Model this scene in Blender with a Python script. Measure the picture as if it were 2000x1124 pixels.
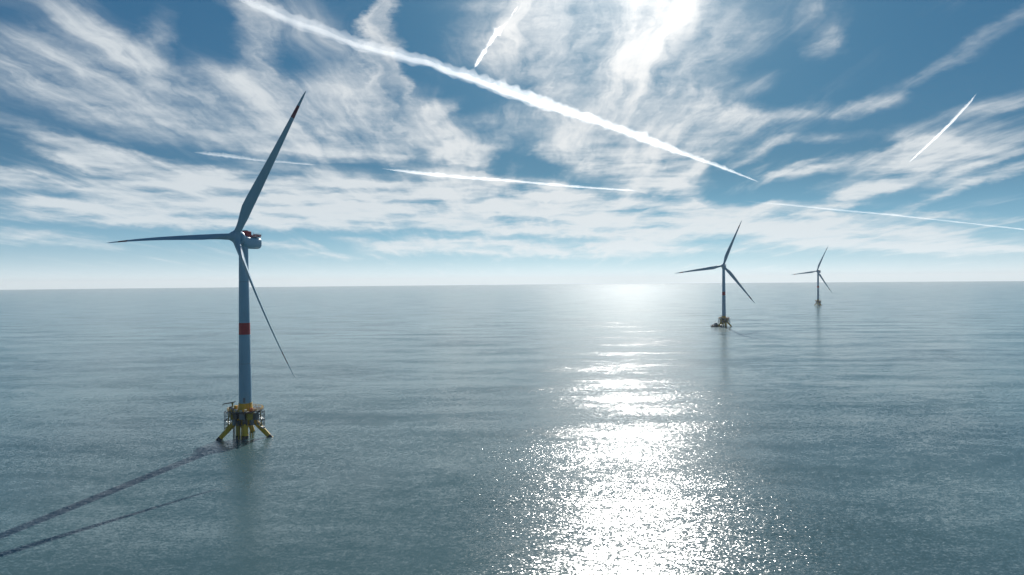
import bpy, bmesh, math, random
from mathutils import Vector, Matrix, noise
R_ = math.radians
for o in list(bpy.data.objects):
    bpy.data.objects.remove(o)
scene = bpy.context.scene
COL = scene.collection

# ------------------------------------------------------------------ camera
FPX, CAM_H = 1333.0, 75.0
PITCH, ROLL = math.atan(11.3 / FPX), R_(0.49)
FW = Vector((0, math.cos(PITCH), -math.sin(PITCH)))
UP0 = Vector((0, math.sin(PITCH), math.cos(PITCH)))
RT = Vector((1, 0, 0)) * math.cos(ROLL) - UP0 * math.sin(ROLL)
UP = UP0 * math.cos(ROLL) + Vector((1, 0, 0)) * math.sin(ROLL)
CAM = Vector((0, 0, CAM_H))
cd = bpy.data.cameras.new('camera')
cam = bpy.data.objects.new('camera', cd)
COL.objects.link(cam)
M = Matrix((RT, UP, -FW)).transposed().to_4x4()
M.translation = CAM
cam.matrix_world = M
cd.sensor_width = 36.0
cd.lens = 36.0 * FPX / 2000.0
cd.clip_start = 0.5
cd.clip_end = 400000.0
scene.camera = cam


def ray(px, py):
    """direction of a point of the photograph, as a world direction"""
    return (FW * FPX + RT * (px - 1000.0) + UP * (562.0 - py)).normalized()


def at_height(px, py, z):
    r = ray(px, py)
    return CAM + r * ((z - CAM_H) / r.z)


# ------------------------------------------------------------------ light
SUN_AZ, SUN_EL = R_(9.9), R_(29.0)
SUN_DIR = Vector((math.sin(SUN_AZ) * math.cos(SUN_EL), math.cos(SUN_AZ) * math.cos(SUN_EL), math.sin(SUN_EL)))
ld = bpy.data.lights.new('sun', 'SUN')
ld.energy = 3.6
ld.angle = R_(0.53)
ld.color = (1.0, 0.96, 0.90)
sun = bpy.data.objects.new('sun', ld)
COL.objects.link(sun)
sun.rotation_euler = SUN_DIR.to_track_quat('Z', 'Y').to_euler()
sun.location = SUN_DIR * 2000

vs = scene.view_settings
vs.view_transform = 'Standard'
vs.look = 'None'
vs.exposure = 0.15
vs.gamma = 1.0
scene.render.engine = 'CYCLES'
cy = scene.cycles
cy.use_denoising = True
cy.max_bounces = 6
cy.volume_bounces = 3
cy.transparent_max_bounces = 12
cy.caustics_reflective = False
cy.caustics_refractive = False
cy.sample_clamp_indirect = 3.0


# ------------------------------------------------------------------ node helper
class G:
    def __init__(self, tree):
        self.t = tree
        tree.nodes.clear()

    def n(self, kind, **kw):
        nd = self.t.nodes.new(kind)
        for k, v in kw.items():
            setattr(nd, k, v)
        return nd

    def put(self, sock, v):
        if hasattr(v, 'is_output'):
            self.t.links.new(v, sock)
        elif v is not None:
            sock.default_value = v

    def m(self, op, a, b=None, c=None, clamp=False):
        nd = self.n('ShaderNodeMath', operation=op, use_clamp=clamp)
        for i, v in enumerate((a, b, c)):
            if v is not None:
                self.put(nd.inputs[i], v)
        return nd.outputs[0]

    def v(self, op, a, b=None, s=None):
        nd = self.n('ShaderNodeVectorMath', operation=op)
        self.put(nd.inputs[0], a)
        if b is not None:
            self.put(nd.inputs[1], b)
        if s is not None:
            self.put(nd.inputs['Scale'], s)
        return nd.outputs['Value'] if op in ('LENGTH', 'DOT_PRODUCT', 'DISTANCE') else nd.outputs['Vector']

    def xyz(self, x, y, z):
        nd = self.n('ShaderNodeCombineXYZ')
        for i, q in enumerate((x, y, z)):
            self.put(nd.inputs[i], q)
        return nd.outputs[0]

    def sep(self, v):
        nd = self.n('ShaderNodeSeparateXYZ')
        self.put(nd.inputs[0], v)
        return nd.outputs

    def noise(self, vec, scale, detail=3.0, rough=0.5, dist=0.0, dims='3D', lac=2.0):
        nd = self.n('ShaderNodeTexNoise', noise_dimensions=dims)
        self.put(nd.inputs['Vector'], vec)
        nd.inputs['Scale'].default_value = scale
        nd.inputs['Detail'].default_value = detail
        nd.inputs['Roughness'].default_value = rough
        nd.inputs['Lacunarity'].default_value = lac
        nd.inputs['Distortion'].default_value = dist
        return nd.outputs

    def step(self, v, a, b, lo=0.0, hi=1.0, kind='SMOOTHSTEP'):
        nd = self.n('ShaderNodeMapRange', interpolation_type=kind)
        self.put(nd.inputs['Value'], v)
        for nm, q in (('From Min', a), ('From Max', b), ('To Min', lo), ('To Max', hi)):
            self.put(nd.inputs[nm], q)
        return nd.outputs[0]

    def mix(self, f, a, b, blend='MIX'):
        nd = self.n('ShaderNodeMix', data_type='RGBA', blend_type=blend)
        self.put(nd.inputs['Factor'], f)
        self.put(nd.inputs[6], a)
        self.put(nd.inputs[7], b)
        return nd.outputs[2]

    def mapping(self, vec, loc=(0, 0, 0), rot=0.0, scale=(1, 1, 1), kind='POINT'):
        nd = self.n('ShaderNodeMapping', vector_type=kind)
        self.put(nd.inputs['Vector'], vec)
        nd.inputs['Location'].default_value = loc
        nd.inputs['Rotation'].default_value = (0, 0, rot)
        nd.inputs['Scale'].default_value = scale
        return nd.outputs[0]


# ------------------------------------------------------------------ sky with cirrus
# one soft patch of high cloud each: where it lies (looked up in the photograph, turned into a compass
# bearing and an elevation), its half length and half width, its slope and its thickness
CIRRUS = [
    # upper left mass
    (60, 150, 230, 62, 14, .62), (300, 195, 250, 62, 12, .92), (540, 225, 160, 62, 8, .95), (640, 288, 120, 20, 6, .9),
    (215, 85, 120, 22, 28, .55), (300, 85, 32, 75, 18, .55), (120, 40, 230, 60, 22, .22), (455, 160, 110, 40, 10, .35),
    (505, 120, 42, 130, -4, .8), (600, 55, 160, 40, 20, .3), (640, 190, 90, 45, 0, .6),
    (760, 150, 30, 130, -8, 1.15), (735, 40, 22, 60, 20, .7), (815, 250, 80, 60, 30, .95), (715, 205, 90, 50, 10, .7),
    (860, 212, 44, 16, -28, .7),
    # lower left bands
    (110, 262, 190, 12, 11, .6), (170, 305, 110, 20, 16, .75), (330, 345, 190, 26, 10, .9), (150, 365, 170, 13, 10, .6),
    (20, 352, 90, 16, 5, .6), (300, 378, 140, 14, 8, .6), (520, 375, 260, 30, 5, .95), (540, 325, 90, 9, 7, .35),
    (150, 412, 270, 20, 3, .95), (430, 425, 220, 18, 2, .85), (60, 464, 150, 15, 2, .8), (190, 482, 90, 8, 0, .35),
    # main band
    (800, 392, 290, 38, 4, 1.1), (1050, 415, 270, 42, 3, 1.1), (720, 430, 380, 18, 2, .95), (1300, 435, 260, 32, 3, 1.05),
    (1560, 447, 240, 26, 3, 1.0), (1770, 470, 220, 20, 3, .9), (1940, 488, 140, 12, 2, .6), (900, 345, 90, 12, 6, .6),
    (1000, 365, 120, 18, 5, .7),
    # scraps under the band
    (560, 480, 60, 10, 2, .7), (700, 466, 40, 7, 2, .7), (750, 484, 60, 11, 2, .8), (900, 476, 110, 13, 2, .8),
    (1050, 490, 190, 14, 2, .95), (1250, 478, 140, 10, 2, .7), (1400, 490, 160, 10, 1, .5), (640, 500, 130, 6, 1, .4),
    # centre
    (920, 295, 60, 18, -8, .95), (900, 310, 24, 22, 20, .7), (945, 328, 26, 28, -50, .7), (1058, 298, 16, 16, 0, .6),
    (960, 240, 80, 26, -14, .55),
    (1170, 275, 160, 42, 10, 1.1), (1230, 325, 120, 40, 12, 1.05), (1290, 365, 70, 20, 20, .9), (1330, 275, 110, 40, -10, .9),
    (1240, 215, 180, 50, 12, .75), (1400, 235, 120, 24, 4, .65), (1360, 185, 120, 24, -6, .6), (1150, 130, 170, 60, -8, .6),
    (1190, 55, 240, 80, 0, .95), (1190, 5, 150, 60, 0, 1.2), (1330, 120, 120, 60, -20, .5), (950, 85, 90, 40, -18, .4),
    (1290, 385, 60, 14, 40, .7), (1360, 415, 80, 14, 30, .7), (1345, 325, 40, 18, 20, .5), (930, 12, 80, 14, 0, .3),
    # right
    (1790, 325, 150, 36, -14, 1.1), (1705, 372, 110, 17, -20, .9), (1600, 330, 100, 13, -10, .85), (1800, 280, 60, 30, 10, .75),
    (1880, 368, 120, 11, -18, .8), (1900, 335, 90, 10, -22, .6), (1600, 50, 50, 55, 0, .55), (1605, 85, 40, 24, 0, .4),
    (1700, 212, 70, 15, -6, .75), (1560, 222, 110, 14, 3, .4), (1930, 208, 110, 14, -8, .5), (1860, 120, 260, 16, -27, .16),
    (1930, 75, 150, 12, -28, .2), (1750, 175, 230, 16, -24, .16), (1620, 270, 110, 10, 5, .45), (1490, 290, 90, 12, -25, .4),
    (1850, 430, 120, 9, 4, .5), (1640, 400, 120, 7, 3, .35), (1520, 400, 90, 8, 2, .35),
]
world = bpy.data.worlds.new('World')
scene.world = world
world.use_nodes = True
g = G(world.node_tree)
tc = g.n('ShaderNodeTexCoord').outputs['Generated']
d = g.v('NORMALIZE', tc)
dx, dy, dz = g.sep(d)
zc = g.m('MAXIMUM', dz, 0.004)
sky = g.n('ShaderNodeTexSky', sky_type='NISHITA', sun_disc=False)
sky.sun_elevation = SUN_EL
sky.sun_rotation = SUN_AZ
sky.altitude = 80.0
sky.air_density = 1.0
sky.dust_density = 0.6
sky.ozone_density = 2.2
g.put(sky.inputs['Vector'], g.xyz(dx, dy, zc))
az = g.m('ARCTAN2', dx, dy)
el = g.m('ARCSINE', zc)
q = g.xyz(az, el, 0.0)
# the cloud layer seen from below: bearing directions flattened onto a level sheet
den = g.m('ADD', zc, 0.07)
sheet = g.xyz(g.m('DIVIDE', dx, den), g.m('DIVIDE', dy, den), 0.0)
w1 = g.v('SUBTRACT', g.noise(g.mapping(q, scale=(1, 1.8, 1)), 6.0, 2.0, 0.5)['Color'], (0.5, 0.5, 0.5))
w2 = g.v('SUBTRACT', g.noise(g.mapping(q, scale=(1, 1.8, 1)), 24.0, 3.0, 0.6)['Color'], (0.5, 0.5, 0.5))
w3 = g.v('SUBTRACT', g.noise(g.mapping(q, scale=(1, 2.4, 1)), 90.0, 3.0, 0.6)['Color'], (0.5, 0.5, 0.5))
qw = g.v('ADD', q, g.v('MULTIPLY', w1, (0.045, 0.022, 0)))
qw = g.v('ADD', qw, g.v('MULTIPLY', w2, (0.040, 0.015, 0)))
qw = g.v('ADD', qw, g.v('MULTIPLY', w3, (0.014, 0.006, 0)))
cover = 0.0
for (px, py, rx, ry, rot, wt) in CIRRUS:
    r = ray(px, py)
    a0, e0 = math.atan2(r.x, r.y), math.asin(r.z)
    k = math.cos(a0) / FPX * 1.55
    mp = g.mapping(qw, (a0, e0, 0), -R_(rot), (rx * k * math.cos(a0), ry * k, 1), 'TEXTURE')
    gr = g.n('ShaderNodeTexGradient', gradient_type='SPHERICAL')
    g.put(gr.inputs[0], mp)
    cover = g.m('MULTIPLY_ADD', gr.outputs['Fac'], wt * 1.5, cover)
cover = g.m('MINIMUM', cover, 1.15)
# fibres drawn out along the wind, and finer curdled detail
curl = g.v('ADD', sheet, g.v('MULTIPLY', w1, (0.30, 0.80, 0)))
fib = g.noise(g.mapping(curl, rot=R_(-4), scale=(1.0, 0.17, 1)), 4.0, 7.0, 0.57, 0.0)['Fac']
fine = g.noise(g.mapping(g.v('ADD', curl, g.v('MULTIPLY', w2, (0.25, 0.5, 0))), rot=R_(-4), scale=(1.0, 0.20, 1)), 13.0, 4.0, 0.55, 0.0)['Fac']
tex = g.m('MULTIPLY_ADD', fine, 0.3, g.m('MULTIPLY', fib, 0.7))
# low down the layers are seen edge on and run level
qs = g.v('ADD', q, g.v('MULTIPLY', w2, (0.02, 0.010, 0)))
lev = g.noise(g.mapping(qs, rot=R_(3), scale=(1.0, 7.0, 1)), 9.0, 5.0, 0.55)['Fac']
lo = g.step(zc, 0.10, 0.24, 0.85, 0.15)
tex = g.m('ADD', g.m('MULTIPLY', lev, lo), g.m('MULTIPLY', tex, g.m('SUBTRACT', 1.0, lo)))           # about 0.5 on average
gain = g.step(tex, 0.30, 0.74, 0.0, 1.0, 'LINEAR')
veil = g.m('MULTIPLY', g.step(fib, 0.46, 0.80), 0.34)
body = g.m('ADD', g.m('MULTIPLY', cover, g.m('MULTIPLY_ADD', gain, 0.92, 0.03)), veil)
body = g.m('MULTIPLY', body, g.step(zc, 0.10, 0.24, 1.4, 1.0))
dens = g.step(body, 0.02, 0.95)
# cirrus is lit through from the sun side
cs = g.m('MAXIMUM', g.v('DOT_PRODUCT', d, tuple(SUN_DIR)), 0.0)
fwd = g.m('POWER', cs, 10.0)
core = g.m('POWER', cs, 70.0)
lum = g.m('MULTIPLY_ADD', fwd, 0.20, g.m('MULTIPLY_ADD', core, 0.36, 0.68))
ccol = g.mix(fwd, (0.90, 0.97, 1.02, 1), (1.0, 0.985, 0.96, 1))
ccol = g.v('SCALE', ccol, s=lum)
# the photograph's polarised, steely blue: the sky model with its glare round the sun held back
sr, sg_, sb = g.sep(sky.outputs[0])
skyc = g.xyz(g.m('MULTIPLY', g.m('POWER', sr, 0.55), 0.0205), g.m('MULTIPLY', g.m('POWER', sg_, 0.5), 0.065), g.m('MULTIPLY', g.m('POWER', sb, 0.45), 0.112))
skyc = g.v('SCALE', skyc, s=g.step(g.v('DOT_PRODUCT', d, (math.sin(SUN_AZ), math.cos(SUN_AZ), 0.0)), -0.5, 0.7, 0.60, 1.0))
skyc = g.v('MULTIPLY', skyc, g.mix(g.step(zc, 0.02, 0.17), (1.65, 1.75, 1.74, 1), (1, 1, 1, 1)))
# the milky band of air lying on the sea horizon
band = g.m('POWER', 2.71828, g.m('MULTIPLY', zc, -42.0))
bcol = g.v('SCALE', (0.90, 0.96, 0.98), s=g.m('MULTIPLY_ADD', g.m('POWER', cs, 8.0), 0.40, 1.06))
out = g.mix(g.m('MULTIPLY', dens, 0.93), skyc, ccol)
out = g.v('ADD', out, g.v('SCALE', (1.0, 0.97, 0.92), s=g.m('MULTIPLY', core, 0.26)))
low = g.m('POWER', 2.71828, g.m('MULTIPLY', zc, -13.0))
out = g.mix(g.m('MULTIPLY', low, 0.34), out, (0.62, 0.78, 0.86, 1))
out = g.mix(g.m('MULTIPLY', band, 0.92), out, bcol)
bg = g.n('ShaderNodeBackground')
g.put(bg.inputs['Color'], out)
bg.inputs['Strength'].default_value = 1.0
wo = g.n('ShaderNodeOutputWorld')
g.t.links.new(bg.outputs[0], wo.inputs['Surface'])
world.cycles.sampling_method = 'MANUAL'
world.cycles.sample_map_resolution = 512


# ------------------------------------------------------------------ materials
def mat(name, col, rough=0.5, metal=0.0, var=0.12, scale=0.6, spec=0.5, dirt=None, bump=0.0):
    m = bpy.data.materials.new(name)
    m.use_nodes = True
    g = G(m.node_tree)
    p = g.n('ShaderNodeBsdfPrincipled')
    o = g.n('ShaderNodeOutputMaterial')
    g.t.links.new(p.outputs[0], o.inputs['Surface'])
    tc = g.n('ShaderNodeTexCoord').outputs['Object']
    n1 = g.noise(g.mapping(tc, scale=(1, 1, 0.25)), scale, 5.0, 0.6)['Fac']
    f = g.step(n1, 0.3, 0.7)
    c = g.mix(f, tuple(x * (1 - var) for x in col) + (1,), tuple(min(1, x * (1 + var)) for x in col) + (1,))
    if dirt:
        n2 = g.noise(g.mapping(tc, scale=(1, 1, 0.12)), scale * 3, 6.0, 0.7)['Fac']
        c = g.mix(g.m('MULTIPLY', g.step(n2, 0.52, 0.72), 0.7), c, dirt + (1,))
    g.put(p.inputs['Base Color'], c)
    g.put(p.inputs['Roughness'], g.step(n1, 0.2, 0.8, rough * 0.85, min(1, rough * 1.15), 'LINEAR'))
    p.inputs['Metallic'].default_value = metal
    p.inputs['Specular IOR Level'].default_value = spec
    return m


PAINT = mat('tower_paint', (0.29, 0.51, 0.66), 0.42, var=0.05, scale=0.15, dirt=(0.22, 0.40, 0.53))
BLADE = mat('blade_paint', (0.28, 0.49, 0.63), 0.5, var=0.05, scale=0.2)
BLADE_RED = mat('blade_red_paint', (0.20, 0.05, 0.08), 0.55, var=0.12, scale=0.5)
RED = mat('red_paint', (0.52, 0.02, 0.035), 0.45, var=0.12, scale=0.5)
YEL = mat('yellow_paint', (0.85, 0.50, 0.02), 0.5, var=0.15, scale=0.5, dirt=(0.22, 0.11, 0.03))
OLIVE = mat('olive_yellow_paint', (0.48, 0.33, 0.03), 0.55, var=0.3, scale=0.5, dirt=(0.07, 0.06, 0.03))  # darker olive tone of the yellow, with mottled dirt
GALV = mat('galvanised_steel', (0.36, 0.38, 0.40), 0.4, 0.6, var=0.2, scale=0.8)
DARK = mat('dark_steel', (0.06, 0.065, 0.07), 0.5, 0.2, var=0.3, scale=0.8)
GRAT = mat('deck_grating', (0.13, 0.13, 0.13), 0.6, 0.3, var=0.3, scale=0.8)
WHITE = mat('white_cabinet_paint', (0.72, 0.74, 0.74), 0.4, var=0.08, scale=0.6)
GREY = mat('grey_cabinet_paint', (0.22, 0.25, 0.28), 0.45, var=0.12, scale=0.6)
GLASS = mat('dark_window_glass', (0.02, 0.03, 0.035), 0.06, var=0.1, spec=0.8)
HULL = mat('navy_hull_paint', (0.03, 0.05, 0.08), 0.35, var=0.15, scale=0.4, dirt=(0.08, 0.07, 0.06))
RUBBER = mat('black_rubber', (0.02, 0.02, 0.02), 0.8, var=0.2)


# ------------------------------------------------------------------ mesh builder
class MB:
    def __init__(self):
        self.v, self.f = [], []

    def add(self, vs, fs):
        b = len(self.v)
        self.v += [tuple(x) for x in vs]
        self.f += [tuple(b + i for i in f) for f in fs]
        return self

    def rings(self, rings, cap=True):
        n = len(rings[0])
        vs = [p for r in rings for p in r]
        fs = []
        for i in range(len(rings) - 1):
            for j in range(n):
                k = (j + 1) % n
                fs.append((i * n + j, i * n + k, (i + 1) * n + k, (i + 1) * n + j))
        if cap:
            fs.append(tuple(reversed(range(n))))
            fs.append(tuple((len(rings) - 1) * n + j for j in range(n)))
        return self.add(vs, fs)

    def tube(self, pts, r, n=10, cap=True):
        pts = [Vector(p) for p in pts]
        rs = r if isinstance(r, (list, tuple)) else [r] * len(pts)
        rings = []
        for i, p in enumerate(pts):
            t = (pts[min(i + 1, len(pts) - 1)] - pts[max(i - 1, 0)]).normalized()
            a = Vector((0, 0, 1)) if abs(t.z) < 0.9 else Vector((1, 0, 0))
            u = t.cross(a).normalized()
            w = t.cross(u)
            rings.append([p + (u * math.cos(2 * math.pi * j / n) + w * math.sin(2 * math.pi * j / n)) * rs[i] for j in range(n)])
        return self.rings(rings, cap)

    def lathe(self, prof, c=(0, 0, 0), n=32, axis='Z'):
        rings = []
        for r, h in prof:
            ring = []
            for j in range(n):
                a = 2 * math.pi * j / n
                p = (r * math.cos(a), r * math.sin(a), h) if axis == 'Z' else (r * math.cos(a), h, -r * math.sin(a))
                ring.append((p[0] + c[0], p[1] + c[1], p[2] + c[2]))
            rings.append(ring)
        return self.rings(rings)

    def box(self, c, s, rz=0.0, bev=0.0):
        hx, hy, hz = s[0] / 2, s[1] / 2, s[2] / 2
        b = min(bev, hx * .9, hy * .9, hz * .9)
        ca, sa = math.cos(rz), math.sin(rz)

        def ring(ex, ey, z):
            k = b if b > 0 else 0.0
            pts = [(ex, -ey + k), (ex, ey - k), (ex - k, ey), (-ex + k, ey), (-ex, ey - k), (-ex, -ey + k), (-ex + k, -ey), (ex - k, -ey)] if b > 0 else \
                  [(ex, -ey), (ex, ey), (-ex, ey), (-ex, -ey)]
            return [(c[0] + x * ca - y * sa, c[1] + x * sa + y * ca, c[2] + z) for x, y in pts]
        if b > 0:
            return self.rings([ring(hx - b, hy - b, -hz), ring(hx, hy, -hz + b), ring(hx, hy, hz - b), ring(hx - b, hy - b, hz)])
        return self.rings([ring(hx, hy, -hz), ring(hx, hy, hz)])

    def build(self, name, m, parent=None, smooth=True, angle=40):
        me = bpy.data.meshes.new(name)
        me.from_pydata(self.v, [], self.f)
        me.materials.append(m)
        if len(self.f) > 1 and name != 'sea':
            b = bmesh.new()
            b.from_mesh(me)
            bmesh.ops.recalc_face_normals(b, faces=b.faces)
            b.to_mesh(me)
            b.free()
        me.validate()
        if smooth:
            me.polygons.foreach_set('use_smooth', [True] * len(me.polygons))
            me.set_sharp_from_angle(angle=R_(angle))
        me.update()
        o = bpy.data.objects.new(name, me)
        COL.objects.link(o)
        if parent:
            o.parent = parent
        return o


def thing(name, label, cat, loc, rz=0.0, group=None):
    o = bpy.data.objects.new(name, None)
    COL.objects.link(o)
    o.empty_display_size = 2
    o.location = loc
    o.rotation_euler = (0, 0, rz)
    o['label'], o['category'] = label, cat
    if group:
        o['group'] = group
    return o


# ------------------------------------------------------------------ sea
SEA_R = 17200.0
sea = MB()
NS = 360
sea.add([(0, 0, 0)] + [(SEA_R * math.cos(2 * math.pi * i / NS), SEA_R * math.sin(2 * math.pi * i / NS), 0) for i in range(NS)],
        [(0, 1 + i, 1 + (i + 1) % NS) for i in range(NS)])
ms = bpy.data.materials.new('sea_water')
ms.use_nodes = True
g = G(ms.node_tree)
pos = g.n('ShaderNodeNewGeometry').outputs['Position']


def slope(vec, scale, detail, amp, rough=0.5):
    c = g.v('SUBTRACT', g.noise(vec, scale, detail, rough, dims='2D')['Color'], (0.5, 0.5, 0.5))
    return g.v('MULTIPLY', c, amp)


pw = g.v('ADD', pos, g.v('SCALE', g.v('SUBTRACT', g.noise(pos, 0.02, 2.0, dims='2D')['Color'], (0.5, 0.5, 0.5)), s=14.0))
# gusts: patches of rougher and smoother water
gust = g.noise(g.mapping(pw, rot=R_(12), scale=(0.35, 1.0, 1)), 0.012, 4.0, 0.6, dims='2D')['Fac']
gust2 = g.noise(g.mapping(pw, rot=R_(-6), scale=(0.25, 1.0, 1)), 0.0016, 3.0, 0.6, dims='2D')['Fac']
gs = g.m('MULTIPLY', g.step(gust, 0.28, 0.72, 0.60, 1.40, 'LINEAR'), g.step(gust2, 0.3, 0.7, 0.75, 1.25, 'LINEAR'))
swell = slope(g.mapping(pw, rot=R_(6), scale=(0.3, 1.0, 1)), 0.030, 2.0, (0.05, 0.22, 0))
wave = slope(g.mapping(pw, rot=R_(-10), scale=(0.45, 1.0, 1)), 0.16, 2.0, (0.07, 0.15, 0))
chop = slope(g.mapping(pos, rot=R_(18), scale=(0.5, 1.0, 1)), 0.8, 2.0, (0.22, 0.28, 0))
rip = slope(g.mapping(pos, scale=(0.6, 1.0, 1)), 2.2, 2.0, (0.40, 0.42, 0))
rip = g.v('SCALE', rip, s=g.m('MULTIPLY_ADD', g.v('LENGTH', rip), 5.0, 0.6))         # now and then a steep wavelet
far = g.step(g.v('LENGTH', pos), 300.0, 2600.0, 1.0, 0.42)                 # open water farther out lies calmer
small = g.v('SCALE', g.v('ADD', chop, rip), s=g.m('MULTIPLY', gs, far))
sl = g.v('ADD', g.v('ADD', swell, wave), small)
nrm = g.v('NORMALIZE', g.v('ADD', sl, (0, 0, 1)))
tint = g.noise(pos, 0.004, 3.0, 0.6, dims='2D')['Fac']
# light scattered back out of the turbid water does not care about the ripples; the mirror on top of it does
df = g.n('ShaderNodeBsdfDiffuse')
g.put(df.inputs['Color'], g.mix(g.step(tint, 0.3, 0.7), (0.060, 0.118, 0.130, 1), (0.084, 0.152, 0.160, 1)))
gl = g.n('ShaderNodeBsdfPrincipled')
gl.inputs['Base Color'].default_value = (0, 0, 0, 1)
gl.inputs['IOR'].default_value = 1.333
gl.inputs['Roughness'].default_value = 0.17
g.put(gl.inputs['Normal'], nrm)
mx = g.n('ShaderNodeAddShader')
g.t.links.new(df.outputs[0], mx.inputs[0])
g.t.links.new(gl.outputs[0], mx.inputs[1])
mo = g.n('ShaderNodeOutputMaterial')
g.t.links.new(mx.outputs[0], mo.inputs['Surface'])
so = sea.build('sea', ms, smooth=False)
so['kind'] = 'structure'


# ------------------------------------------------------------------ wind turbine
BLADE_R = 77.4
TILT = R_(6)
HUB_OUT = 6.0


def lerp_tab(tab, x):
    for (a, b), (c, e) in zip(tab, tab[1:]):
        if x <= c:
            t = (x - a) / (c - a)
            t = t * t * (3 - 2 * t) if False else t
            return b + (e - b) * t
    return tab[-1][1]


CHORD = [(0, 3.1), (.05, 3.1), (.10, 3.6), (.15, 4.6), (.20, 5.1), (.26, 5.0), (.35, 4.5), (.5, 3.5), (.65, 2.7), (.8, 1.9), (.9, 1.3), (.96, .95), (.99, .5), (1, .16)]
THICK = [(0, 1.0), (.05, 1.0), (.10, .78), (.15, .52), (.20, .40), (.35, .28), (.5, .23), (.8, .18), (1, .16)]
BEND = -4.6
CONE = 5.5 / 77.4


def blade_ring(t, grow=1.0, n=20):
    """closed aerofoil section at the fraction t of the span; x chord, y flap, z span"""
    c, th = lerp_tab(CHORD, t) * grow, lerp_tab(THICK, t) * (grow if grow == 1 else grow * 1.05)
    rnd = max(0.0, min(1.0, (0.20 - t) / 0.14))
    tw = R_(10) * (1 - t) ** 2
    pts = []
    for j in range(n):
        a = 2 * math.pi * j / n
        # circle
        cx, cyy = math.cos(a) * 0.5, math.sin(a) * 0.5 * th
        # aerofoil: leading edge at a = pi, trailing edge at a = 0
        s = (1 - math.cos(a)) / 2            # 0 at trailing edge .. 1 at leading edge
        xx = 1 - s                           # 0 at nose .. 1 at tail
        yt = 5 * th * (0.2969 * math.sqrt(xx) - 0.1260 * xx - 0.3516 * xx ** 2 + 0.2843 * xx ** 3 - 0.1036 * xx ** 4)
        ax, ay = xx - 0.32, (yt if math.sin(a) >= 0 else -yt * 0.75)
        x = (cx * rnd + ax * (1 - rnd)) * c
        y = (cyy * rnd + ay * (1 - rnd)) * c
        x, y = x * math.cos(tw) - y * math.sin(tw), x * math.sin(tw) + y * math.cos(tw)
        pts.append((x, y + BEND * t ** 2.2, t * BLADE_R))
    return pts


def make_blade(parent):
    mb = MB()
    ts = [0.022 + (1 - 0.022) * (i / 60) for i in range(61)]
    mb.rings([blade_ring(t) for t in ts])
    b = mb.build('blade', BLADE, parent, angle=50)
    for (a, e) in ((.82, .90),):
        rb = MB().rings([blade_ring(a + (e - a) * i / 6, 1.035) for i in range(7)])
        rb.build('red_stripe', BLADE_RED, b, angle=50)
    return b


def railing(mb, pts, h=1.15, closed=True, r=0.07):
    n = len(pts)
    segs = [(pts[i], pts[(i + 1) % n]) for i in range(n if closed else n - 1)]
    for a, b in segs:
        a, b = Vector(a), Vector(b)
        for z in (h, h * 0.5):
            mb.tube([a + Vector((0, 0, z)), b + Vector((0, 0, z))], r, 6)
        k = max(1, int((b - a).length / 1.5))
        for i in range(k + 1):
            p = a.lerp(b, i / k)
            mb.tube([p, p + Vector((0, 0, h))], r, 6)


def polyplate(mb, pts, z0, z1):
    return mb.rings([[(x, y, z0) for x, y in pts], [(x, y, z1) for x, y in pts]])


TOWER_Z = 16.8
LEG_AZ = (205.0, 358.0, 95.0)


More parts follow.
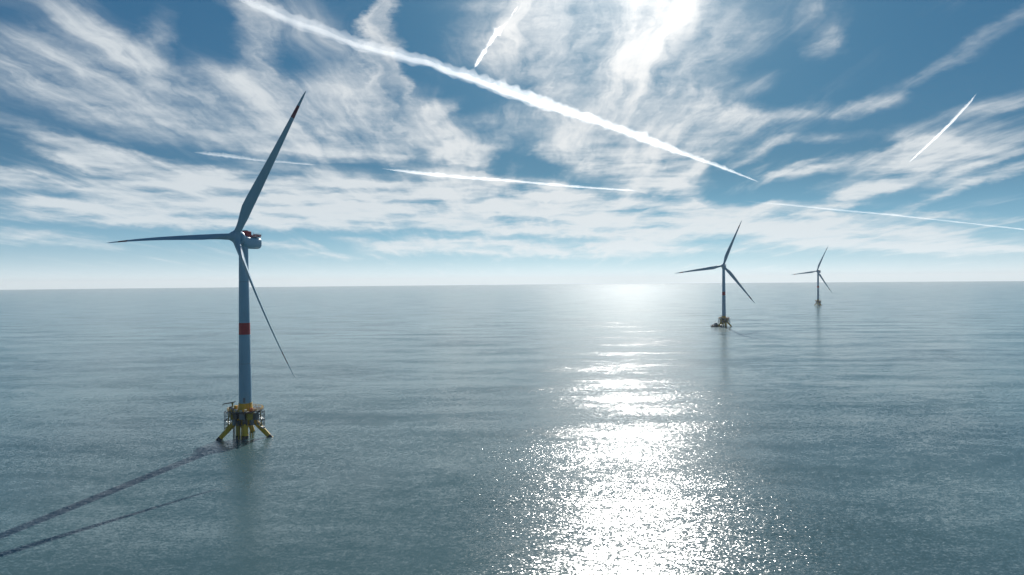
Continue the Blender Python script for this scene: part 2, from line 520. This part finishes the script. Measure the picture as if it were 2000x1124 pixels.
def make_turbine(name, label, loc, hub_h, found_rot, yaw, phase, group):
    """root at the waterline; its own x axis is the photograph's right for the nearest turbine"""
    root = thing(name, label, 'wind turbine', loc, 0.0, group)
    F = Matrix.Rotation(found_rot, 4, 'Z')

    def put(mb, nm, m, **kw):
        o = mb.build(nm, m, root, **kw)
        o.matrix_local = F
        return o

    # transition piece: node under the tower and cone up to the flange
    mb = MB().lathe([(3.0, 5.2), (3.9, 6.2), (4.3, 8.2), (4.2, 11.6), (3.4, 14.2), (3.2, 15.6), (3.05, TOWER_Z - .25), (3.3, TOWER_Z - .2), (3.3, TOWER_Z), (3.0, TOWER_Z)], n=40)
    put(mb, 'transition_piece', YEL)
    for i, a in enumerate(LEG_AZ):
        u = Vector((math.cos(R_(a)), math.sin(R_(a)), 0))
        z = Vector((0, 0, 1))
        mb = MB().tube([u * 17 + z * -4.0, u * 12.0 + z * 0.0, u * 3.2 + z * 9.2, u * 1.8 + z * 10.6], [1.05, 1.05, 1.4, 1.5], 18)
        leg = put(mb, 'leg', YEL)
        MB().tube([u * 13.2 + z * -1.2, u * 11.5 + z * .55], [1.12, 1.12], 18).build('splash_zone', DARK, leg)
        br = MB()
        s = u.cross(z)
        br.tube([u * 8.2 + z * 4.0, u * 7.4 + s * .3 + z * 12.9], .28, 10)
        br.tube([u * 6.6 + z * 5.6, u * 2.9 + z * 12.5], .25, 10)
        br.build('brace', OLIVE, leg)
    # vertical members in the middle of the frame
    for (x, y, r, m) in ((-2.2, -3.8, 1.05, OLIVE), (1.35, -4.2, 1.5, YEL)):
        mb = MB().tube([(x, y, -3), (x, y, 1.6), (x, y, 1.7), (x, y, 7.2)], [r, r, r * .96, r * .96], 20)
        col = put(mb, 'column', m)
        MB().tube([(x, y, -2.0), (x, y, 1.5)], r * 1.05, 20).build('splash_zone', DARK, col)
    for (x, y, r) in ((-5.0, -2.6, .22), (-3.9, -3.3, .16), (-4.4, -3.0, .12), (3.5, -3.2, .2), (4.4, -2.4, .22), (-.5, -4.3, .18)):
        put(MB().tube([(x, y, -2.5), (x, y, 13.2)], r, 8), 'cable_pipe', OLIVE if x > 0 else DARK)
    # lower walkway
    o8 = [(6.0 * math.cos(R_(22.5 + 45 * k)), 6.0 * math.sin(R_(22.5 + 45 * k)) * .9) for k in range(8)]
    low = put(polyplate(MB(), o8, 6.3, 6.6), 'lower_deck', GRAT, smooth=False)
    mb = MB()
    railing(mb, [(x, y, 6.6) for x, y in o8])
    mb.build('railing', YEL, low)
    # upper working platform
    o12 = [(8.3 * math.cos(R_(15 + 30 * k)), 8.3 * math.sin(R_(15 + 30 * k))) for k in range(12)]
    up = put(polyplate(MB(), o12, 13.0, 13.35), 'upper_deck', GRAT, smooth=False)
    mb = MB()
    railing(mb, [(x, y, 13.35) for x, y in o12], 1.25, r=.09)
    mb.build('railing', YEL, up)
    mb = MB()
    for k in range(12):
        a = R_(15 + 30 * k)
        mb.tube([(7.9 * math.cos(a), 7.9 * math.sin(a), 13.0), (3.2 * math.cos(a), 3.2 * math.sin(a), 9.4)], .16, 8)
        mb.tube([(7.9 * math.cos(a), 7.9 * math.sin(a), 12.95), (3.2 * math.cos(a), 3.2 * math.sin(a), 12.95)], .2, 8)
    mb.build('deck_beam', DARK, up)
    # equipment between and on the decks
    for (x, y, z, sx, sy, sz, m) in ((-3.6, -4.3, 8.0, 1.8, 1.4, 2.8, GREY), (-1.2, -5.0, 7.75, 1.5, 1.2, 2.3, DARK), (1.6, -4.9, 8.2, 2.2, 1.2, 3.2, DARK),
                                     (4.2, -3.2, 7.9, 1.4, 1.6, 2.6, GREY), (-4.8, -.5, 8.0, 1.4, 2.0, 2.8, OLIVE), (-5.2, -2.4, 10.6, 2.2, 2.0, 3.0, OLIVE), (-2.6, -4.9, 11.2, 2.4, 1.6, 2.6, DARK), (.6, -5.3, 11.0, 2.6, 1.6, 2.8, GREY), (3.6, -4.6, 10.8, 2.6, 1.8, 3.2, OLIVE), (5.6, -1.4, 10.2, 1.8, 2.2, 3.0, GREY),
                                     (-2.6, -6.1, 13.95, 1.2, .8, 1.2, WHITE), (.4, -6.9, 13.9, .9, .7, 1.1, WHITE), (2.4, -6.2, 13.95, 1.1, .8, 1.2, WHITE),
                                     (5.9, -3.4, 14.0, 1.0, 1.0, 1.3, WHITE), (4.6, -4.8, 14.1, 1.4, 1.0, 1.5, RED), (-6.3, -2.0, 14.3, 1.5, 1.4, 1.9, DARK),
                                     (-4.8, -4.2, 14.2, 1.6, 1.2, 1.7, GREY), (-5.9, 2.9, 14.1, 1.3, 1.3, 1.5, YEL)):
        put(MB().box((x, y, z), (sx, sy, sz), math.atan2(y, x) + math.pi / 2, .06), 'equipment_cabinet', m)
    # stair towers hanging on the outside
    for sx, y0 in ((-1, -1.5), (1, -1.0)):
        mb = MB()
        x0, x1 = 6.4 * sx, 9.4 * sx
        for y in (y0 - .9, y0 + .9):
            for x in (x0, x1):
                mb.tube([(x, y, 4.2 if abs(x) > 7 else 6.5), (x, y, 13.0)], .18, 6)
            for k in range(5):
                z = 4.6 + k * 2.0
                mb.tube([(x0, y, z), (x1, y, z)], .12, 6)
            for k in range(4):
                z = 4.6 + k * 2.0
                a, b = ((x0, y, z), (x1, y, z + 2)) if k % 2 else ((x1, y, z), (x0, y, z + 2))
                mb.tube([a, b], .16, 6)
        for k in range(4):
            for s in range(7):
                t = (s + .5) / 7
                x = x0 + (x1 - x0) * (t if k % 2 else 1 - t)
                mb.box((x, y0, 4.6 + k * 2.0 + 2 * t), (.3, 1.5, .05))
        put(mb, 'access_stair', GALV, smooth=False)
    # boat landing: two fenders and rungs
    mb = MB()
    for x in (-.9, .5):
        mb.tube([(x, -6.6, -2.5), (x, -6.6, 6.2), (x, -5.6, 6.8)], .2, 10)
    for k in range(20):
        mb.tube([(-.9, -6.6, -.2 + k * .32), (.5, -6.6, -.2 + k * .32)], .04, 6)
    put(mb, 'boat_landing', OLIVE)
    # davit crane
    mb = MB().tube([(-5.2, -3.4, 13.3), (-5.0, -3.2, 16.9)], .28, 10)
    mb.box((-5.0, -3.2, 17.0), (.9, .9, .7), .3, .08)
    cr = put(mb, 'davit_crane', OLIVE)
    bm = MB().tube([(-3.6, -2.8, 17.9), (-5.0, -3.2, 17.4), (-8.4, -4.2, 17.1), (-9.4, -4.5, 16.4)], [.16, .3, .22, .12], 8)
    bm.build('boom', DARK, cr)
    MB().tube([(-9.3, -4.45, 16.5), (-9.3, -4.45, 15.2)], .05, 6).build('hook_line', DARK, cr)
    put(MB().tube([(4.0, -4.9, 13.35), (4.0, -4.9, 18.2)], .07, 6), 'antenna', DARK)

    # tower
    H = hub_h - 3.3
    prof = [(3.0, TOWER_Z)]
    for k in range(1, 13):
        t = k / 12
        z = TOWER_Z + (H - TOWER_Z) * t
        prof.append((3.0 + (2.15 - 3.0) * t ** 1.1, z))
    tw = MB().lathe(prof, n=48).build('tower', PAINT, root)

    def tr(z):
        return 3.0 - .85 * ((z - TOWER_Z) / (H - TOWER_Z)) ** 1.1
    MB().lathe([(tr(50.3) - .1, 50.3), (tr(50.3) + .012, 50.3), (tr(56.0) + .012, 56.0), (tr(56.0) - .1, 56.0)], n=48).build('red_band', RED, tw)
    for z in (36.0, 76.0):
        fl = MB().lathe([(tr(z) - .1, z), (tr(z) + .02, z), (tr(z) + .02, z + .12), (tr(z) - .1, z + .22)], n=48)
        fl.build('flange_seam', GREY, tw)
    MB().box((.6, -3.02, TOWER_Z + 1.6), (1.0, .3, 2.3), 0, .05).build('door', GREY, tw)

    # nacelle: y forward (towards the rotor)
    Y = Matrix.Translation((0, 0, hub_h)) @ Matrix.Rotation(yaw, 4, 'Z')

    def sect(w, z0, z1, y, p=3.4, n=28):
        zc, hh = (z0 + z1) / 2, (z1 - z0) / 2
        ring = []
        for j in range(n):
            a = 2 * math.pi * j / n
            ca, sa = math.cos(a), math.sin(a)
            ring.append((w / 2 * math.copysign(abs(ca) ** (2 / p), ca), y, zc - hh * math.copysign(abs(sa) ** (2 / p), sa)))
        return ring
    mb = MB().rings([sect(4.6, -3.6, .3, -10.3), sect(5.6, -4.3, .75, -10.0), sect(6.0, -4.7, .95, -9.3), sect(6.1, -4.8, 1.1, -2.5),
                     sect(6.2, -4.2, 1.6, 1.2), sect(5.8, -3.4, 2.2, 2.6)])
    na = mb.build('nacelle', PAINT, root, angle=35)
    na.matrix_local = Y
    mb = MB().lathe([(2.2, 2.2), (3.15, 2.35), (3.35, 2.7), (3.35, 4.0), (3.1, 4.4), (2.3, 4.6)], n=44, axis='Y')
    ge = mb.build('generator_ring', PAINT, na)
    ge.matrix_local = Matrix.Rotation(TILT * .7, 4, 'X')
    MB().box((0, -1.4, 2.25), (4.6, 3.6, 2.9), 0, .15).build('cooler', RED, na)
    MB().box((0, -.6, 3.85), (3.6, 1.4, .5), 0, .05).build('cooler_lid', DARK, na)
    dk = MB().box((0, -6.6, 1.2), (5.6, 6.4, .25), 0, .03).build('hoist_deck', GALV, na, smooth=False)
    pn = MB()
    pts = [(-2.75, -3.5), (-2.75, -9.7), (2.75, -9.7), (2.75, -3.5)]
    for (ax, ay), (bx, by) in zip(pts, pts[1:]):
        k = int(math.hypot(bx - ax, by - ay) / 1.0)
        for i in range(k):
            cx, cyy = ax + (bx - ax) * (i + .5) / k, ay + (by - ay) * (i + .5) / k
            pn.box((cx, cyy, 1.95), (.85 if ax != bx else .06, .06 if ax != bx else .85, 1.05))
    pn.build('safety_panel', RED, na, smooth=False)
    rl = MB()
    railing(rl, [(x * 1.03, y, 1.33) for x, y in pts], 1.55, False, .06)
    rl.build('railing', WHITE, na)
    ms_ = MB().tube([(1.6, -9.2, 1.3), (1.6, -9.2, 4.0)], .06, 6).tube([(1.2, -9.2, 3.7), (2.0, -9.2, 3.7)], .05, 6)
    ms_.build('wind_mast', GALV, na)

    # rotor
    A = Y @ Matrix.Rotation(TILT, 4, 'X') @ Matrix.Translation((0, HUB_OUT, 0))
    mb = MB().lathe([(2.3, -1.7), (2.55, -1.2), (2.7, -.2), (2.62, .8), (2.3, 1.7), (1.7, 2.45), (.9, 2.95), (.25, 3.12), (.02, 3.14)], n=40, axis='Y')
    for k in range(3):
        th = phase + k * 2 * math.pi / 3
        s = Vector((-math.cos(th), 0, math.sin(th)))
        mb.tube([s * .6, s * 2.0, s * 2.7, s * 3.4], [2.3, 2.05, 1.75, 1.66], 24)
    hb = mb.build('hub', PAINT, root, angle=60)
    hb.matrix_local = A
    for k in range(3):
        th = phase + k * 2 * math.pi / 3
        s = Vector((-math.cos(th), 0, math.sin(th)))
        tg = Vector((math.sin(th), 0, math.cos(th)))
        yv = Vector((0, 1, 0))
        ph = R_(-48)
        s = (s + yv * CONE).normalized()
        fl_ = yv * math.cos(ph) + tg * math.sin(ph)
        fl_ = (fl_ - s * fl_.dot(s)).normalized()
        ch = fl_.cross(s)
        B = Matrix((ch, fl_, s)).transposed().to_4x4()
        bl = make_blade(root) if 'blade' not in PROTO else None
        if bl is None:
            src = PROTO['blade']
            bl = src.copy()
            COL.objects.link(bl)
            bl.parent = root
            for c in src.children:
                cc = c.copy()
                COL.objects.link(cc)
                cc.parent = bl
        else:
            PROTO['blade'] = bl
        bl.matrix_local = A @ B
    return root


PROTO = {}


def clone(root, loc, found_rot, yaw, phase, label, pitch=0.0):
    """the same turbine again: its parts copied, the frame turned, the head yawed and the rotor set"""
    src_F, src_Y = root['_f'], root['_y']
    r = root.copy()
    COL.objects.link(r)
    r.location = loc
    r['label'] = label
    dF = Matrix.Rotation(found_rot - src_F, 4, 'Z')
    dY = Matrix.Rotation(yaw - src_Y, 4, 'Z')
    hub = root['_h']
    Yn = Matrix.Translation((0, 0, hub)) @ Matrix.Rotation(yaw, 4, 'Z')
    Yo = Matrix.Translation((0, 0, hub)) @ Matrix.Rotation(src_Y, 4, 'Z')
    Ax = Matrix.Rotation(TILT, 4, 'X') @ Matrix.Translation((0, HUB_OUT, 0))
    spin = Matrix.Rotation(phase - root['_p'], 4, 'Y')
    for ch in list(root.children):
        c = ch.copy()
        COL.objects.link(c)
        c.parent = r
        base = ch.name.split('.')[0]
        if base in ('blade', 'hub'):
            c.matrix_local = (Yn @ Ax) @ spin @ (Yo @ Ax).inverted() @ ch.matrix_basis @ (Matrix.Rotation(pitch, 4, 'Z') if base == 'blade' else Matrix())
        elif base == 'nacelle':
            c.matrix_local = Yn
        elif base != 'tower':
            c.matrix_local = dF @ ch.matrix_basis
        for s in ch.children:
            e = s.copy()
            COL.objects.link(e)
            e.parent = c
    return r


def yaw_for(az_deg):
    """rotation about z that points +y to the given compass bearing"""
    return -R_(az_deg)


GRP = 'floating wind turbines standing in the sea'
B1 = at_height(480, 853.5, 0)
B2 = at_height(1414, 638, 0)
B3 = at_height(1598, 597, 0)
P1 = R_(58.5)
T1 = make_turbine('wind_turbine', 'nearest and largest wind turbine, red ring on its tower, standing on a yellow legged float',
                  B1, 97.2, 0.0, yaw_for(198), P1, GRP)
T1['_f'], T1['_y'], T1['_p'], T1['_h'] = 0.0, yaw_for(198), P1, 97.2
T2 = clone(T1, B2, R_(0), yaw_for(204), R_(68.5), 'middle sized wind turbine beside the sun glitter with a dark workboat at its foot', R_(-47))
T3 = clone(T1, B3, R_(25), yaw_for(232), R_(67), 'smallest and most distant wind turbine, pale with haze, right of the glitter', R_(-47))
for t in (T1, T2, T3):
    for k in ('_f', '_y', '_p', '_h'):
        if k in t:
            del t[k]

# ------------------------------------------------------------------ crew boat at the second turbine
boat = thing('workboat', 'small dark workboat lying against the float of the middle turbine', 'boat', B2 + Vector((-12.2, -1.0, 0)), R_(3))
rings = []
for x, w, zt, zk in ((-9, 2.6, 1.9, -.4), (-8.4, 2.9, 1.9, -.9), (-3, 3.1, 1.95, -1.1), (3, 3.0, 2.2, -1.1), (6.5, 2.2, 2.6, -.9), (8.2, 1.2, 2.95, -.2), (9.2, .25, 3.15, 1.2)):
    rings.append([(x, -w, zt), (x, -w * .92, zt * .35), (x, -w * .45, zk), (x, w * .45, zk), (x, w * .92, zt * .35), (x, w, zt)])
MB().rings(rings).build('hull', HULL, boat, angle=30)
cab = MB().rings([[(x, y, z) for x, y in ((-4.6 + i, -2.3 + j), (2.6 - i, -2.3 + j), (2.6 - i, 2.3 - j), (-4.6 + i, 2.3 - j))] for z, i, j in ((1.9, 0, 0), (4.2, .25, .12))])
cabin = cab.build('cabin', GREY, boat, smooth=False)
wh = MB().rings([[(x, y, z) for x, y in ((-3.4 + i, -1.9 + j), (1.2 - 2 * i, -1.9 + j), (1.2 - 2 * i, 1.9 - j), (-3.4 + i, 1.9 - j))] for z, i, j in ((4.2, 0, 0), (6.2, .3, .15), (6.4, .1, 0))])
wheelhouse = wh.build('wheelhouse', WHITE, boat, smooth=False)
for k in range(3):
    for s in (-1, 1):
        MB().box((-2.4 + k * 1.3, s * 1.84, 5.3), (1.0, .14, .8)).build('window', GLASS, wheelhouse, smooth=False)
MB().tube([(-2.2, 0, 6.4), (-2.3, 0, 9.6)], .09, 8).tube([(-2.2, -1.1, 8.0), (-2.2, 1.1, 8.0)], .06, 6).build('mast', DARK, boat)
rl = MB()
railing(rl, [(3, -2.8, 2.2), (6.3, -2.0, 2.6), (8.0, -1.1, 2.9)], 1.0, False, .05)
railing(rl, [(3, 2.8, 2.2), (6.3, 2.0, 2.6), (8.0, 1.1, 2.9)], 1.0, False, .05)
railing(rl, [(-4.8, -2.7, 1.9), (-8.6, -2.5, 1.9), (-8.6, 2.5, 1.9), (-4.8, 2.7, 1.9)], 1.0, False, .05)
rl.build('railing', GALV, boat)
MB().tube([(8.0, -1.3, 2.8), (9.1, -.4, 3.0), (9.35, 0, 3.05), (9.1, .4, 3.0), (8.0, 1.3, 2.8)], .3, 10).build('bow_fender', RUBBER, boat)
MB().box((-6.6, 0, 2.4), (1.6, 1.4, 1.0), 0, .08).build('deck_crate', RED, boat, smooth=False)

# ------------------------------------------------------------------ vapour trails, real bodies of ice cloud at nine kilometres
TRAIL_Z = 9000.0


def trail(label, pts, widths, tau, seed, ragged=0.35, gaps=None, rings=160):
    P = [at_height(px, py, TRAIL_Z) for px, py in pts]
    W = [w / FPX * (p - CAM).length * .5 for w, p in zip(widths, pts and P)]
    L = [0.0]
    for a, b in zip(P, P[1:]):
        L.append(L[-1] + (b - a).length)
    n = 14
    c0 = P[0]

    def body(grow, lift, sd, rag):
        rg = []
        for i in range(rings + 1):
            s = L[-1] * i / rings
            k = 0
            while k < len(L) - 2 and s > L[k + 1]:
                k += 1
            t = (s - L[k]) / (L[k + 1] - L[k])
            p = P[k].lerp(P[k + 1], t)
            w = W[k] + (W[k + 1] - W[k]) * t
            q = Vector((i * 0.35, seed * 7.3, 0))
            fat = 1 + ragged * noise.noise(q * .5) + rag * .6 * noise.noise(q * 1.7 + Vector((0, 0, sd)))
            if gaps:
                fat *= max(.06, min(1.0, .75 + 1.9 * noise.noise(Vector((i * 0.045, seed * 3.1, 4.0)))))
            e = min(1.0, i / 9, (rings - i) / 9)
            w0 = w
            w = max(w * grow * fat * math.sqrt(max(e, .01)), 3.0)
            tn = (P[min(k + 1, len(P) - 1)] - P[k]).normalized()
            u = tn.cross(Vector((0, 0, 1))).normalized()
            z = u.cross(tn)
            mid = p + z * (w0 * (lift + .25 * noise.noise(q * .6 + Vector((9, 0, 0))))) + u * (w0 * .3 * noise.noise(q * .4 + Vector((0, 9, 0))))
            ring = []
            for j in range(n):
                a = 2 * math.pi * j / n
                rr = w * (1 + rag * .8 * noise.noise(Vector((i * .5, 2 * math.cos(a), 2 * math.sin(a) + seed * 5 + sd))))
                if math.sin(a) > .3:
                    rr *= 1 + rag * 1.8 * max(0, noise.noise(Vector((i * .8, seed + sd, j * .3))))
                ring.append(mid + u * math.cos(a) * rr + z * math.sin(a) * rr - c0)
            rg.append(ring)
        return MB().rings(rg)

    def vapour(dens):
        m = bpy.data.materials.new('vapour')
        m.use_nodes = True
        gg = G(m.node_tree)
        pv = gg.n('ShaderNodeVolumePrincipled')
        pv.inputs['Color'].default_value = (1, 1, 1, 1)
        pv.inputs['Anisotropy'].default_value = 0.62
        pv.inputs['Density'].default_value = dens
        mo = gg.n('ShaderNodeOutputMaterial')
        gg.t.links.new(pv.outputs[0], mo.inputs['Volume'])
        return m
    wide = 2 * sum(W) / len(W)
    # a loose outer sheath of ice and a denser, thinner heart
    o = body(1.15, .15, 0.0, ragged * 1.8).build('vapour_trail', vapour(tau * .42 / wide))
    o.location = c0
    o['label'], o['category'], o['group'] = label, 'vapour trail', 'vapour trails crossing the sky'
    body(.5, -.12, 3.7, ragged * 1.3).build('dense_core', vapour(tau * .95 / wide), o)
    return o


trail('longest and broadest white vapour trail, running diagonally down the sky from top left',
      [(430, -22), (560, 36), (700, 88), (830, 122), (960, 168), (1080, 210), (1200, 250), (1320, 296), (1400, 324), (1482, 356)],
      [24, 20, 17, 18, 20, 18, 14, 9, 6, 2], .34, 1, .3, rings=260)
trail('short broken vapour trail leaning steeply, between the broad trail and the sun glow',
      [(1012, 12), (990, 45), (965, 72), (948, 98), (926, 134)], [5, 9, 8, 7, 5], .4, 2, .5, gaps=True, rings=70)
trail('thin straight vapour trail rising to the right over the bright cloud on the right',
      [(1775, 318), (1830, 268), (1862, 236), (1895, 200), (1908, 182)], [2, 4, 4, 3, 2], .26, 3, .25, rings=90)
trail('thin level vapour trail just under the hooked cloud in mid sky',
      [(745, 330), (830, 340), (900, 347), (1000, 354), (1120, 365), (1250, 374)], [3, 6, 6, 4, 4, 3], .5, 4, .3, rings=150)
trail('faint thin vapour trail sloping down to the right above the two far turbines',
      [(1450, 393), (1540, 401), (1640, 411), (1740, 420), (1850, 432), (2030, 452)], [2, 3, 3, 3, 2, 2], .16, 5, .3, rings=150)
trail('short thin vapour trail passing behind the raised blade of the nearest turbine',
      [(378, 298), (440, 305), (500, 313), (620, 323)], [4, 6, 4, 3], .35, 6, .35, rings=100)

# ------------------------------------------------------------------ sea air
hz = MB().box((0, 0, 90.0), (37000, 37000, 182))
mh = bpy.data.materials.new('sea_air')
mh.use_nodes = True
g = G(mh.node_tree)
pv = g.n('ShaderNodeVolumePrincipled')
pv.inputs['Color'].default_value = (0.95, 0.98, 1.0, 1)
pv.inputs['Density'].default_value = 0.00005
pv.inputs['Anisotropy'].default_value = 0.2
mo = g.n('ShaderNodeOutputMaterial')
g.t.links.new(pv.outputs[0], mo.inputs['Volume'])
ho = hz.build('haze', mh, smooth=False)
ho['kind'] = 'stuff'
